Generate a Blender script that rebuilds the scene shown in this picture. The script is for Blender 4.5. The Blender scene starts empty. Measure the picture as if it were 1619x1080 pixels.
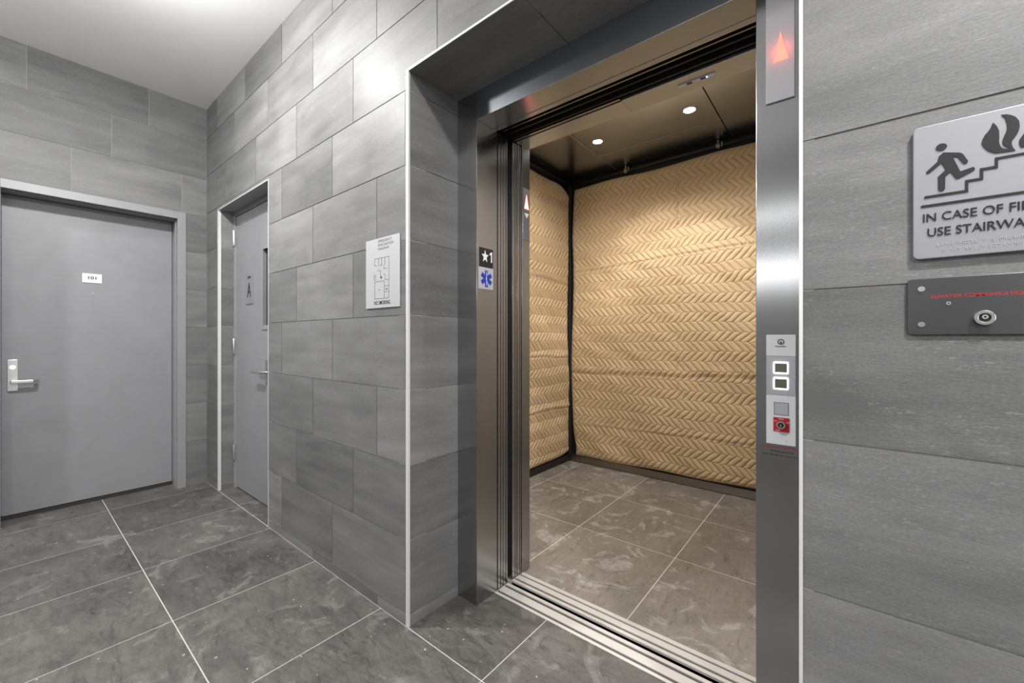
import bpy, bmesh, math, random
import numpy as np
from mathutils import Vector

random.seed(7)
R = math.radians
scene = bpy.context.scene
C = scene.collection

# ------------------------------------------------------------------ camera
CAM_H = 1.17
cam_data = bpy.data.cameras.new('camera')
cam = bpy.data.objects.new('camera', cam_data)
C.objects.link(cam)
cam.location = (0, 0, CAM_H)
cam.rotation_euler = (math.pi / 2, 0, 0.6832)
cam_data.sensor_width = 36
cam_data.lens = 648.4 * 36 / 1619
cam_data.shift_y = -4.74 / 1619
cam_data.clip_start = 0.02
scene.camera = cam

# ------------------------------------------------------------------ world, view
world = bpy.data.worlds.new('world'); scene.world = world
world.use_nodes = True
world.node_tree.nodes['Background'].inputs[0].default_value = (0.8, 0.85, 0.9, 1)
world.node_tree.nodes['Background'].inputs[1].default_value = 0.15
vs = scene.view_settings
vs.view_transform = 'Standard'; vs.look = 'None'; vs.gamma = 1; vs.use_curve_mapping = False
vs.exposure = 0.15

# lobby and car lamp powers (the lamps are built further down)
P_LOBBY_L, P_LOBBY_R, P_LOBBY_FILL = 43, 44, 40  # the last value powers the two added rear fill lights
P_GLOW = 1.10          # relative power of the extra point light added under each drum to wash the ceiling
P_ADDED_WINDOW = 28  # power of the unseen side window added as fill
P_CAR = 21

# key planes, metres
XL = -4.035          # left wall
YW = 1.021           # lift wall
YWR = 1.047          # same wall to the right of the portal
YS = 1.2934          # front of the steel frame
YT = 1.428           # back of the steel frame
ZC = 3.034
XP, ZP = -1.374, 2.254     # portal
XS, ZS = -1.2516, 2.128    # opening of the steel frame
XR = -0.191                # right edge of the opening
XPR = -0.0745              # right edge of the portal

# ------------------------------------------------------------------ planes: (u, v, w) -> world
PY = lambda y0: (lambda u, v, w: (u, y0 - w, v))          # faces -Y, u=X, v=Z
PX = lambda x0: (lambda u, v, w: (x0 + w, u, v))          # faces +X, u=Y, v=Z
PXN = lambda x0: (lambda u, v, w: (x0 - w, u, v))         # faces -X
PF = lambda z0: (lambda u, v, w: (u, v, z0 + w))          # faces up
PC = lambda z0: (lambda u, v, w: (u, v, z0 - w))          # faces down
PYB = lambda y0: (lambda u, v, w: (u, y0 + w, v))         # faces +Y


class MB:
    def __init__(self):
        self.bm = bmesh.new()

    def poly(self, pl, pts, w0, w1, smooth=False):
        bm = self.bm
        a = [bm.verts.new(pl(u, v, w0)) for u, v in pts]
        b = [bm.verts.new(pl(u, v, w1)) for u, v in pts]
        n = len(pts)
        bm.faces.new(a); bm.faces.new(b)
        for i in range(n):
            f = bm.faces.new((a[i], a[(i + 1) % n], b[(i + 1) % n], b[i]))
            f.smooth = smooth
        return self

    def box(self, pl, u0, u1, v0, v1, w0, w1):
        return self.poly(pl, [(u0, v0), (u1, v0), (u1, v1), (u0, v1)], w0, w1)

    def bx(self, x0, x1, y0, y1, z0, z1):
        return self.box(PF(0), x0, x1, y0, y1, z0, z1)

    def rbox(self, pl, u0, u1, v0, v1, w0, w1, r, n=5):
        pts = []
        for cu, cv, a0 in ((u1 - r, v1 - r, 0), (u0 + r, v1 - r, 90), (u0 + r, v0 + r, 180), (u1 - r, v0 + r, 270)):
            for k in range(n + 1):
                a = R(a0 + 90 * k / n)
                pts.append((cu + r * math.cos(a), cv + r * math.sin(a)))
        return self.poly(pl, pts, w0, w1)

    def disc(self, pl, u, v, r, w0, w1, n=24, ru=None):
        ru = ru or r
        return self.poly(pl, [(u + ru * math.cos(2 * math.pi * k / n), v + r * math.sin(2 * math.pi * k / n)) for k in range(n)], w0, w1, True)

    def ring(self, pl, u, v, r0, r1, w0, w1, n=28):
        bm = self.bm
        L = []
        for r_, w_ in ((r0, w0), (r1, w0), (r1, w1), (r0, w1)):
            L.append([bm.verts.new(pl(u + r_ * math.cos(2 * math.pi * k / n), v + r_ * math.sin(2 * math.pi * k / n), w_)) for k in range(n)])
        for i in range(4):
            A, B = L[i], L[(i + 1) % 4]
            for k in range(n):
                f = bm.faces.new((A[k], A[(k + 1) % n], B[(k + 1) % n], B[k])); f.smooth = i in (1, 3)
        return self

    def frame(self, pl, u0, u1, v0, v1, t, w0, w1):
        self.box(pl, u0, u1, v0, v0 + t, w0, w1); self.box(pl, u0, u1, v1 - t, v1, w0, w1)
        self.box(pl, u0, u0 + t, v0 + t, v1 - t, w0, w1); self.box(pl, u1 - t, u1, v0 + t, v1 - t, w0, w1)
        return self

    def stroke(self, pl, pts, t, w0, w1):
        for (a, b), (c, d) in zip(pts[:-1], pts[1:]):
            L = math.hypot(c - a, d - b)
            if L < 1e-6: continue
            nx, ny = -(d - b) / L * t / 2, (c - a) / L * t / 2
            self.poly(pl, [(a + nx, b + ny), (a - nx, b - ny), (c - nx, d - ny), (c + nx, d + ny)], w0, w1)
        return self

    def tube(self, p, q, r, n=14):
        p, q = Vector(p), Vector(q); d = (q - p).normalized()
        a = d.orthogonal().normalized(); b = d.cross(a)
        A = [self.bm.verts.new(p + r * (a * math.cos(2 * math.pi * k / n) + b * math.sin(2 * math.pi * k / n))) for k in range(n)]
        B = [self.bm.verts.new(q + r * (a * math.cos(2 * math.pi * k / n) + b * math.sin(2 * math.pi * k / n))) for k in range(n)]
        self.bm.faces.new(A); self.bm.faces.new(B)
        for k in range(n):
            f = self.bm.faces.new((A[k], A[(k + 1) % n], B[(k + 1) % n], B[k])); f.smooth = True
        return self

    def text(self, pl, body, u, v, size, w0=0.0, w1=0.0006, align='LEFT', width=None, bold=0.0):
        cu = bpy.data.curves.new('lettering', 'FONT')
        cu.body = body; cu.size = 1; cu.align_x = 'LEFT'; cu.resolution_u = 3; cu.offset = bold
        ob = bpy.data.objects.new('lettering_source', cu)
        C.objects.link(ob)
        dg = bpy.context.evaluated_depsgraph_get()
        me = bpy.data.meshes.new_from_object(ob.evaluated_get(dg))
        xs = [q.co.x for q in me.vertices]
        x0, x1 = (min(xs), max(xs)) if xs else (0, 1)
        s = size / 0.72
        su = s if width is None else width / (x1 - x0)
        W = (x1 - x0) * su
        off = {'LEFT': 0, 'CENTER': -W / 2, 'RIGHT': -W}[align]
        bm2 = bmesh.new(); bm2.from_mesh(me)
        ext = bmesh.ops.extrude_face_region(bm2, geom=bm2.faces[:])
        top = {g for g in ext['geom'] if isinstance(g, bmesh.types.BMVert)}
        m = {}
        for q in bm2.verts:
            w = w1 if q in top else w0
            m[q] = self.bm.verts.new(pl(u + off + (q.co.x - x0) * su, v + q.co.y * s, w))
        for f in bm2.faces:
            try: self.bm.faces.new([m[q] for q in f.verts])
            except ValueError: pass
        bm2.free()
        C.objects.unlink(ob); bpy.data.objects.remove(ob); bpy.data.curves.remove(cu)
        return self

    def build(self, name, mat, parent=None, bevel=0, label=None, kind=None, fix=True):
        bm = self.bm
        if fix: bmesh.ops.recalc_face_normals(bm, faces=bm.faces[:])
        me = bpy.data.meshes.new(name)
        bm.to_mesh(me); bm.free()
        me.materials.append(mat)
        o = bpy.data.objects.new(name, me); C.objects.link(o)
        place(o, parent)
        if bevel:
            b = o.modifiers.new('bevel', 'BEVEL'); b.width = bevel; b.segments = 2; b.limit_method = 'ANGLE'; b.angle_limit = R(40)
            b.harden_normals = False
        if label: o['label'] = label
        if kind: o['kind'] = kind
        return o


WORLDLOC = {}
def place(o, parent=None):
    me = o.data
    n = len(me.vertices)
    co = np.empty(n * 3, dtype=np.float32); me.vertices.foreach_get('co', co); co = co.reshape(-1, 3)
    mn, mx = co.min(0), co.max(0)
    org = Vector(((mn[0] + mx[0]) / 2, (mn[1] + mx[1]) / 2, mn[2]))
    co -= np.array(org, dtype=np.float32)
    me.vertices.foreach_set('co', co.ravel()); me.update()
    o['world_origin'] = 0; del o['world_origin']
    WORLDLOC[o.name] = org
    if parent is not None:
        o.parent = parent
        o.location = org - WORLDLOC[parent.name]
    else:
        o.location = org


def thing(name, label, cat, loc, group=None):
    o = bpy.data.objects.new(name, None); C.objects.link(o)
    o.empty_display_size = 0.05
    o.location = loc; WORLDLOC[o.name] = Vector(loc)
    o['label'] = label; o['category'] = cat
    if group: o['group'] = group
    return o


def tag(o, label, cat, group=None):
    o['label'] = label; o['category'] = cat
    if group: o['group'] = group
    return o


def struct_root(name, loc):
    o = bpy.data.objects.new(name, None); C.objects.link(o)
    o.empty_display_size = 0.05
    o.location = loc; WORLDLOC[o.name] = Vector(loc); o['kind'] = 'structure'
    return o


# ------------------------------------------------------------------ materials
def newmat(name):
    m = bpy.data.materials.new(name); m.use_nodes = True
    nt = m.node_tree
    return m, nt, nt.nodes['Principled BSDF']


def N(nt, typ, **kw):
    n = nt.nodes.new(typ)
    for k, v in kw.items():
        if k.startswith('i_'):
            key = k[2:]
            n.inputs[int(key) if key.isdigit() else key].default_value = v
        else: setattr(n, k, v)
    return n


def plain(name, col, rough=0.5, metal=0.0, emit=None, estr=0.0, coat=0.0):
    m, nt, b = newmat(name)
    b.inputs['Base Color'].default_value = (*col, 1)
    b.inputs['Roughness'].default_value = rough
    b.inputs['Metallic'].default_value = metal
    b.inputs['Coat Weight'].default_value = coat
    if emit:
        b.inputs['Emission Color'].default_value = (*emit, 1); b.inputs['Emission Strength'].default_value = estr
    return m


def ramp(nt, pos_cols, interp='LINEAR'):
    r = nt.nodes.new('ShaderNodeValToRGB'); r.color_ramp.interpolation = interp
    e = r.color_ramp.elements
    while len(e) < len(pos_cols): e.new(0.5)
    for el, (p, c) in zip(e, pos_cols):
        el.position = p; el.color = (*c, 1) if len(c) == 3 else c
    return r


def mixc(nt, a, b, fac, blend='MIX'):
    n = nt.nodes.new('ShaderNodeMix'); n.data_type = 'RGBA'; n.blend_type = blend
    for sock, val in ((n.inputs[6], a), (n.inputs[7], b), (n.inputs[0], fac)):
        if isinstance(val, bpy.types.NodeSocket): nt.links.new(val, sock)
        elif isinstance(val, (int, float)): sock.default_value = val
        else: sock.default_value = (*val, 1)
    return n.outputs[2]


def math_(nt, op, a, b=None, c=None):
    n = nt.nodes.new('ShaderNodeMath'); n.operation = op
    for i, val in enumerate((a, b, c)):
        if val is None: continue
        if isinstance(val, bpy.types.NodeSocket): nt.links.new(val, n.inputs[i])
        else: n.inputs[i].default_value = val
    return n.outputs[0]


def noise(nt, vec, scale, detail=4, rough=0.55, dist=0.0):
    n = N(nt, 'ShaderNodeTexNoise'); n.inputs['Scale'].default_value = scale
    n.inputs['Detail'].default_value = detail; n.inputs['Roughness'].default_value = rough
    n.inputs['Distortion'].default_value = dist
    nt.links.new(vec, n.inputs['Vector']); return n.outputs['Fac']


def mapping(nt, vec, scale=(1, 1, 1), loc=(0, 0, 0), rot=(0, 0, 0)):
    n = N(nt, 'ShaderNodeMapping'); n.inputs['Scale'].default_value = scale; n.inputs['Location'].default_value = loc
    n.inputs['Rotation'].default_value = rot
    nt.links.new(vec, n.inputs['Vector']); return n.outputs[0]


def wall_tile_mat(name, base):
    m, nt, b = newmat(name)
    uv = N(nt, 'ShaderNodeUVMap', uv_map='UVMap').outputs[0]
    at = N(nt, 'ShaderNodeAttribute', attribute_name='tile_tone').outputs['Fac']
    streak = noise(nt, mapping(nt, uv, (1.0, 7, 1)), 1.7, 8, 0.60, 0.0)
    fine = noise(nt, mapping(nt, uv, (1.0, 1.7, 1)), 150, 3, 0.75)
    weave = noise(nt, mapping(nt, uv, (6, 60, 1)), 6, 3, 0.6)
    blot = noise(nt, mapping(nt, uv, (1.2, 2.6, 1)), 2.1, 5, 0.6, 0.6)
    v = math_(nt, 'MULTIPLY_ADD', streak, 0.86, math_(nt, 'MULTIPLY', blot, 0.58))
    v = math_(nt, 'ADD', v, math_(nt, 'MULTIPLY', fine, 0.60))
    v = math_(nt, 'ADD', v, math_(nt, 'MULTIPLY', weave, 0.22))
    v = math_(nt, 'ADD', v, math_(nt, 'MULTIPLY_ADD', at, 0.34, -0.17))
    r = ramp(nt, [(0.40, tuple(c * 0.58 for c in base)), (0.60, tuple(c * 0.98 for c in base)), (0.80, tuple(min(1, c * 1.5) for c in base))])
    nt.links.new(math_(nt, 'MULTIPLY', v, 0.5), r.inputs[0])
    # broken mineral speckle along a band, as printed on some of the tiles
    sp = noise(nt, mapping(nt, uv, (1, 2.4, 1)), 60, 2, 0.8)
    band = ramp(nt, [(0.44, (0, 0, 0)), (0.5, (1, 1, 1)), (0.56, (0, 0, 0))])
    nt.links.new(blot, band.inputs[0])
    spm = math_(nt, 'MULTIPLY', math_(nt, 'GREATER_THAN', sp, 0.60), band.outputs[0])
    col = mixc(nt, r.outputs[0], tuple(min(1, c * 1.7) for c in base), math_(nt, 'MULTIPLY', spm, 0.35))
    nt.links.new(col, b.inputs['Base Color'])
    rr = ramp(nt, [(0.3, (0.40,) * 3), (0.7, (0.54,) * 3)]); nt.links.new(blot, rr.inputs[0])
    nt.links.new(rr.outputs[0], b.inputs['Roughness'])
    bp = N(nt, 'ShaderNodeBump', i_Strength=0.16); bp.inputs['Distance'].default_value = 0.002
    nt.links.new(math_(nt, 'ADD', fine, weave), bp.inputs['Height']); nt.links.new(bp.outputs[0], b.inputs['Normal'])
    b.inputs['Specular IOR Level'].default_value = 0.22
    return m


def floor_tile_mat(name, dark, light, dirt):
    m, nt, b = newmat(name)
    uv = N(nt, 'ShaderNodeUVMap', uv_map='UVMap').outputs[0]
    geo = N(nt, 'ShaderNodeNewGeometry').outputs['Position']
    at = N(nt, 'ShaderNodeAttribute', attribute_name='tile_tone').outputs['Fac']
    big = noise(nt, mapping(nt, uv, (1.6, 1.0, 1)), 2.6, 8, 0.62, 0.5)
    med = noise(nt, mapping(nt, uv, (3.0, 1.2, 1)), 9, 8, 0.7, 1.2)
    fine = noise(nt, uv, 130, 3, 0.75)
    v = math_(nt, 'ADD', math_(nt, 'MULTIPLY', big, 0.5), math_(nt, 'MULTIPLY', med, 0.50))
    v = math_(nt, 'ADD', v, math_(nt, 'MULTIPLY', fine, 0.26))
    v = math_(nt, 'ADD', v, math_(nt, 'MULTIPLY_ADD', at, 0.10, -0.16))
    r = ramp(nt, [(0.34, dark), (0.55, tuple((a + c) / 2 for a, c in zip(dark, light))), (0.72, light)])
    nt.links.new(v, r.inputs[0])
    # dark scorch-like veins
    vein = noise(nt, mapping(nt, uv, (5.0, 1.3, 1)), 3.4, 9, 0.72, 2.0)
    vr = ramp(nt, [(0.56, (0, 0, 0)), (0.70, (1, 1, 1))]); nt.links.new(vein, vr.inputs[0])
    col = mixc(nt, r.outputs[0], tuple(c * 0.45 for c in dark), math_(nt, 'MULTIPLY', vr.outputs[0], 0.75))
    # pale plaster dust, footprints and scuffs
    d1 = noise(nt, mapping(nt, geo, (1, 1.0, 1), (3.1, 1.7, 0)), 4.6, 5, 0.62, 1.6)
    dlo = 0.535 if dirt > 0.5 else 0.56
    dr = ramp(nt, [(dlo, (0, 0, 0)), (dlo + 0.09, (1, 1, 1))]); nt.links.new(d1, dr.inputs[0])
    d2 = noise(nt, geo, 38, 4, 0.8)
    dm = math_(nt, 'MULTIPLY', dr.outputs[0], math_(nt, 'MULTIPLY_ADD', d2, 1.6, -0.35))
    dm = math_(nt, 'MULTIPLY', dm, dirt)
    speck = noise(nt, geo, 55, 0, 0.5)
    sk = ramp(nt, [(0.825, (0, 0, 0)), (0.85, (1, 1, 1))]); nt.links.new(speck, sk.inputs[0])
    col = mixc(nt, col, (0.55, 0.53, 0.50), math_(nt, 'MAXIMUM', dm, math_(nt, 'MULTIPLY', sk.outputs[0], 0.5)))
    nt.links.new(col, b.inputs['Base Color'])
    rr = ramp(nt, [(0.3, (0.42,) * 3), (0.7, (0.62,) * 3)]); nt.links.new(med, rr.inputs[0])
    nt.links.new(rr.outputs[0], b.inputs['Roughness'])
    bp = N(nt, 'ShaderNodeBump', i_Strength=0.25); bp.inputs['Distance'].default_value = 0.002
    nt.links.new(math_(nt, 'ADD', fine, med), bp.inputs['Height']); nt.links.new(bp.outputs[0], b.inputs['Normal'])
    return m


def steel_mat(name, col=(0.56, 0.56, 0.56), rough=0.24, grain='Z', aniso=0.75, scuff=0.0):
    m, nt, b = newmat(name)
    tc = N(nt, 'ShaderNodeNewGeometry').outputs['Position']
    sc = {'Z': (320, 320, 1.2), 'X': (1.2, 320, 320), 'Y': (320, 1.2, 320)}[grain]
    g = noise(nt, mapping(nt, tc, sc), 1.0, 3, 0.7)
    big = noise(nt, mapping(nt, tc, {'Z': (5, 5, 1), 'X': (1, 5, 5), 'Y': (5, 1, 5)}[grain]), 1.6, 3)
    r = ramp(nt, [(0.25, tuple(c * 0.93 for c in col)), (0.75, tuple(min(1, c * 1.05) for c in col))])
    nt.links.new(big, r.inputs[0])
    nt.links.new(r.outputs[0], b.inputs['Base Color'])
    b.inputs['Metallic'].default_value = 1
    b.inputs['Roughness'].default_value = rough
    b.inputs['Anisotropic'].default_value = aniso
    cb = N(nt, 'ShaderNodeVectorMath', operation='CROSS_PRODUCT')       # highlights spread across the grain
    nt.links.new(N(nt, 'ShaderNodeNewGeometry').outputs['Normal'], cb.inputs[0])
    cb.inputs[1].default_value = {'X': (1, 0.02, 0.02), 'Y': (0.02, 1, 0.02), 'Z': (0.02, 0.02, 1)}[grain]
    nt.links.new(cb.outputs[0], b.inputs['Tangent'])
    return m


def paint_mat(name, col, rough=0.42, smudge=0.25):
    m, nt, b = newmat(name)
    tc = N(nt, 'ShaderNodeNewGeometry').outputs['Position']
    n1 = noise(nt, tc, 3.0, 6, 0.65, 0.8); n2 = noise(nt, tc, 240, 2)
    r = ramp(nt, [(0.3, tuple(c * (1 - smudge) for c in col)), (0.6, col), (0.85, tuple(min(1, c * (1 + smudge * 0.6)) for c in col))])
    nt.links.new(n1, r.inputs[0]); nt.links.new(r.outputs[0], b.inputs['Base Color'])
    b.inputs['Roughness'].default_value = rough
    bp = N(nt, 'ShaderNodeBump', i_Strength=0.06); bp.inputs['Distance'].default_value = 0.001
    nt.links.new(n2, bp.inputs['Height']); nt.links.new(bp.outputs[0], b.inputs['Normal'])
    return m


def quilt_mat(name):
    m, nt, b = newmat(name)
    at = N(nt, 'ShaderNodeAttribute', attribute_name='stitch_shade').outputs['Fac']
    tc = N(nt, 'ShaderNodeNewGeometry').outputs['Position']
    n1 = noise(nt, tc, 1.7, 5, 0.6, 0.5); n2 = noise(nt, tc, 420, 2)
    r = ramp(nt, [(0.3, (0.50, 0.36, 0.205)), (0.7, (0.64, 0.475, 0.285))])
    nt.links.new(n1, r.inputs[0])
    col = mixc(nt, r.outputs[0], (0.30, 0.185, 0.085), math_(nt, 'MULTIPLY', at, 0.7))  # stitch lines darkened further, standing in for shade between the ribs
    nt.links.new(col, b.inputs['Base Color'])
    b.inputs['Roughness'].default_value = 0.62
    b.inputs['Sheen Weight'].default_value = 0.25; b.inputs['Sheen Roughness'].default_value = 0.4
    b.inputs['Specular IOR Level'].default_value = 0.35
    wr = noise(nt, mapping(nt, tc, (30, 30, 70)), 1.0, 4, 0.6, 1.0)
    bp = N(nt, 'ShaderNodeBump', i_Strength=0.45); bp.inputs['Distance'].default_value = 0.006
    nt.links.new(math_(nt, 'ADD', wr, math_(nt, 'MULTIPLY', n2, 0.15)), bp.inputs['Height']); nt.links.new(bp.outputs[0], b.inputs['Normal'])
    return m


M = dict(
    tile=wall_tile_mat('grey_porcelain_wall_tile', (0.165, 0.165, 0.165)),
    grout=plain('pale_grout', (0.34, 0.34, 0.335), 0.9),
    floor=floor_tile_mat('charcoal_slate_floor_tile', (0.038, 0.0355, 0.033), (0.150, 0.141, 0.131), 0.28),
    cabfloor=floor_tile_mat('dusty_taupe_floor_tile', (0.150, 0.132, 0.113), (0.300, 0.268, 0.235), 0.85),
    fgrout=plain('cream_floor_grout', (0.47, 0.455, 0.43), 0.9),
    cgrout=plain('pale_car_floor_grout', (0.68, 0.64, 0.57), 0.9),
    ceiling=paint_mat('white_ceiling_paint', (0.90, 0.90, 0.90), 0.85, 0.03),
    rearwall=paint_mat('light_grey_plaster', (0.22, 0.22, 0.22), 0.8, 0.05),
    door=paint_mat('grey_door_paint', (0.235, 0.235, 0.245), 0.42, 0.10),
    frame=paint_mat('grey_frame_paint', (0.245, 0.245, 0.252), 0.42, 0.06),
    trim=plain('satin_aluminium_trim', (0.72, 0.72, 0.71), 0.35, 0.3),
    steelV=steel_mat('brushed_steel_vertical', (0.45, 0.455, 0.46), 0.22, 'Z', 0.8),
    steelH=steel_mat('brushed_steel_horizontal', (0.42, 0.445, 0.48), 0.26, 'X', 0.7),
    steelD=steel_mat('dark_brushed_steel', (0.33, 0.32, 0.31), 0.24, 'Z', 0.7),
    carsteel=steel_mat('car_ceiling_steel', (0.42, 0.475, 0.54), 0.22, 'X', 0.3),
    sill=plain('worn_aluminium_sill', (0.62, 0.60, 0.56), 0.5, 0.35),
    groove=plain('dark_sill_groove', (0.10, 0.095, 0.09), 0.7, 0.3),
    black=plain('black_paint', (0.012, 0.012, 0.012), 0.5),
    rubber=plain('black_rubber', (0.02, 0.02, 0.02), 0.7),
    chrome=plain('polished_chrome', (0.80, 0.80, 0.80), 0.16, 1.0),
    satin=plain('satin_chrome', (0.58, 0.58, 0.57), 0.36, 1.0),
    white=plain('white_enamel', (0.80, 0.81, 0.83), 0.25),
    glasswhite=plain('white_backed_glass', (0.60, 0.61, 0.64), 0.12, 0.0, coat=0.5),
    silver=plain('silver_panel', (0.55, 0.56, 0.60), 0.3, 0.4),
    lilac=plain('brushed_grey_sign', (0.25, 0.25, 0.268), 0.45, 0.3),
    signsilver=plain('silver_foil_sign', (0.56, 0.56, 0.575), 0.32, 0.35),
    ink=plain('black_ink', (0.006, 0.006, 0.006), 0.75),
    greyink=plain('dark_grey_ink', (0.13, 0.13, 0.13), 0.5),
    redink=plain('red_ink', (0.42, 0.012, 0.015), 0.45),
    redlabel=plain('red_label', (0.50, 0.015, 0.03), 0.35),
    blue=plain('blue_enamel', (0.012, 0.035, 0.34), 0.35),
    red_lit=plain('red_lit_arrow', (0.8, 0.1, 0.08), 0.4, 0, (1.0, 0.20, 0.15), 1.9),
    red_bright=plain('bright_red_lit_arrow', (0.8, 0.1, 0.08), 0.4, 0, (1.0, 0.16, 0.12), 6.0),
    red_glow=plain('red_glow_diffuser', (0.8, 0.3, 0.3), 0.4, 0, (1.0, 0.10, 0.08), 0.35),
    white_lit=plain('white_lit_ring', (0.9, 0.9, 0.9), 0.4, 0, (1, 1, 1), 2.2),
    bluelit=plain('blue_lit_led', (0.1, 0.3, 0.9), 0.4, 0, (0.15, 0.45, 1.0), 6.0),
    lamp=plain('lamp_lens', (1, 1, 1), 0.4, 0, (1.0, 0.97, 0.92), 40.0),
    diffuser=plain('lamp_diffuser', (1, 1, 1), 0.4, 0, (1.0, 0.98, 0.96), 5.0),
    button=plain('olive_button_face', (0.20, 0.19, 0.15), 0.35, 0.5),
    quilt=quilt_mat('tan_quilted_fabric'),
    binding=plain('black_binding', (0.018, 0.018, 0.018), 0.8),
    cabwall=plain('dark_car_wall', (0.03, 0.028, 0.026), 0.35, 0.5),
    clampmetal=plain('dull_clamp_metal', (0.30, 0.28, 0.27), 0.35, 1.0),
    glass=plain('dark_wired_glass', (0.03, 0.03, 0.032), 0.08),
)


# ------------------------------------------------------------------ tiled surfaces
def subtract(rect, holes):
    out = [rect]
    for h in holes:
        nxt = []
        for (a, b, c, d) in out:
            ha, hb, hc, hd = h
            if hb <= a or ha >= b or hd <= c or hc >= d: nxt.append((a, b, c, d)); continue
            if ha > a: nxt.append((a, ha, c, d))
            if hb < b: nxt.append((hb, b, c, d))
            m0, m1 = max(a, ha), min(b, hb)
            if hc > c: nxt.append((m0, m1, c, hc))
            if hd < d: nxt.append((m0, m1, hd, d))
        out = nxt
    return out


def tile_field(pl, u0, u1, v0, v1, us, vs_, holes=(), gap=0.0042, depth=0.0042, back=0.03, rot=False):
    """returns (tile bmesh builder, backing builder). us(row)->list of u seams, vs_ -> sorted v seams"""
    bm = bmesh.new()
    uvl = bm.loops.layers.uv.new('UVMap')
    ton = bm.faces.layers.float.new('tile_tone')
    rows = [v0] + [v for v in vs_ if v0 < v < v1] + [v1]
    for i in range(len(rows) - 1):
        c, d = rows[i], rows[i + 1]
        cols = [u0] + sorted(u for u in us(i, (c + d) / 2) if u0 + 1e-4 < u < u1 - 1e-4) + [u1]
        for a, b in zip(cols[:-1], cols[1:]):
            ou, ov = random.uniform(-40, 40), random.uniform(-40, 40); t = random.random()
            for (p, q, r, s) in subtract((a, b, c, d), holes):
                g0 = gap / 2 if p > u0 + 1e-5 and abs(p - a) < 1e-5 else 0
                g1 = gap / 2 if q < u1 - 1e-5 and abs(q - b) < 1e-5 else 0
                g2 = gap / 2 if r > v0 + 1e-5 and abs(r - c) < 1e-5 else 0
                g3 = gap / 2 if s < v1 - 1e-5 and abs(s - d) < 1e-5 else 0
                P = [(p + g0, r + g2), (q - g1, r + g2), (q - g1, s - g3), (p + g0, s - g3)]
                A = [bm.verts.new(pl(x, y, 0)) for x, y in P]
                B = [bm.verts.new(pl(x, y, -depth)) for x, y in P]
                fs = [(A, P)]
                for k in range(4):
                    j = (k + 1) % 4
                    fs.append(([A[k], B[k], B[j], A[j]], [P[k], P[k], P[j], P[j]]))
                for vv, pp in fs:
                    f = bm.faces.new(vv); f[ton] = t
                    for lp, (x, y) in zip(f.loops, pp):
                        lp[uvl].uv = (y + ou, x + ov) if rot else (x + ou, y + ov)
    bk = MB()
    for (p, q, r, s) in subtract((u0, u1, v0, v1), holes):
        bk.box(pl, p, q, r, s, -depth, -depth - back)
    return bm, bk


def fix_dir(bm, pl):
    n = Vector(pl(0, 0, 1)) - Vector(pl(0, 0, 0))
    bm.normal_update()
    fl = [f for f in bm.faces if abs(f.normal.dot(n)) > 0.9 and f.normal.dot(n) < 0]
    for f in fl: f.normal_flip()


def tiled(name, pl, u0, u1, v0, v1, us, vs_, mat='tile', grout='grout', parent=None, holes=(), **kw):
    bm, bk = tile_field(pl, u0, u1, v0, v1, us, vs_, holes, **kw)
    fix_dir(bm, pl)
    me = bpy.data.meshes.new(name); bm.to_mesh(me); bm.free(); me.materials.append(M[mat]); me.materials.append(M[grout])
    # join backing into the same mesh (tiles and their bed are one surface)
    bmesh.ops.recalc_face_normals(bk.bm, faces=bk.bm.faces[:])
    for f in bk.bm.faces: f.material_index = 1
    tmp = bpy.data.meshes.new('t'); bk.bm.to_mesh(tmp); bk.bm.free()
    b2 = bmesh.new(); b2.from_mesh(me); n0 = len(b2.faces); b2.from_mesh(tmp)
    b2.faces.ensure_lookup_table()
    for f in b2.faces[n0:]: f.material_index = 1
    b2.to_mesh(me); b2.free(); bpy.data.meshes.remove(tmp)
    o = bpy.data.objects.new(name, me); C.objects.link(o); place(o, parent)
    if parent is None: o['kind'] = 'structure'
    return o


def bond(o0, L, step, v0, h):
    def us(i, vm):
        row = math.floor((vm - v0) / h)
        if vm < v0: row = 2 - 3
        s = o0 + (row % 3) * step
        return [s + k * L for k in range(-12, 13)]
    return us


# floor of the lobby (with the door recess and the niche), one continuous tiled floor
FX = [-3.895 + 0.5925 * k for k in range(-1, 1)] + [-3.3, -2.755, -2.163, -1.565, -0.965, -0.37, 0.225, 0.82, 1.42, 2.02, 2.62]
YSILL = 1.4125
fl = tiled('floor', PF(0), -4.30, 3.2, -2.4, YSILL,
           lambda i, vm: [x for x in FX if not (vm > YW and abs(x + 1.565) < 0.01)],
           [-2.0, -1.38, -0.77, -0.165, 0.43, YW], 'floor', 'fgrout', gap=0.0040, depth=0.0006, back=0.1, rot=True)

# ceiling
MB().bx(XL - 0.1, 3.2, -2.4, 1.10, ZC, ZC + 0.08).build('ceiling', M['ceiling'], kind='structure')

# left wall with opening for apartment door
DY0, DY1, DZ = -0.030, 0.833, 2.103        # opening
tiled('wall_left', PX(XL), -2.4, YW, 0, ZC, bond(-0.516, 0.59, 0.195, 0.057, 0.30),
      [0.057 + 0.30 * k for k in range(12)], holes=[(DY0 - 0.052, DY1 + 0.052, -1, DZ + 0.055)], back=0.13)
# lift wall, left stretch, with niche and portal
NX0, NX1, NZ = -3.742, -2.785, 2.157
main_holes = [(NX0, NX1, -1, NZ), (XP, 5, -1, ZP)]
tiled('wall_front', PY(YW), XL, XPR + 0.0, 0, ZC, bond(-2.585, 0.597, 0.196, 0.0456, 0.305),
      [0.0456 + 0.305 * k for k in range(12)], holes=main_holes, back=0.09)
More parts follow.
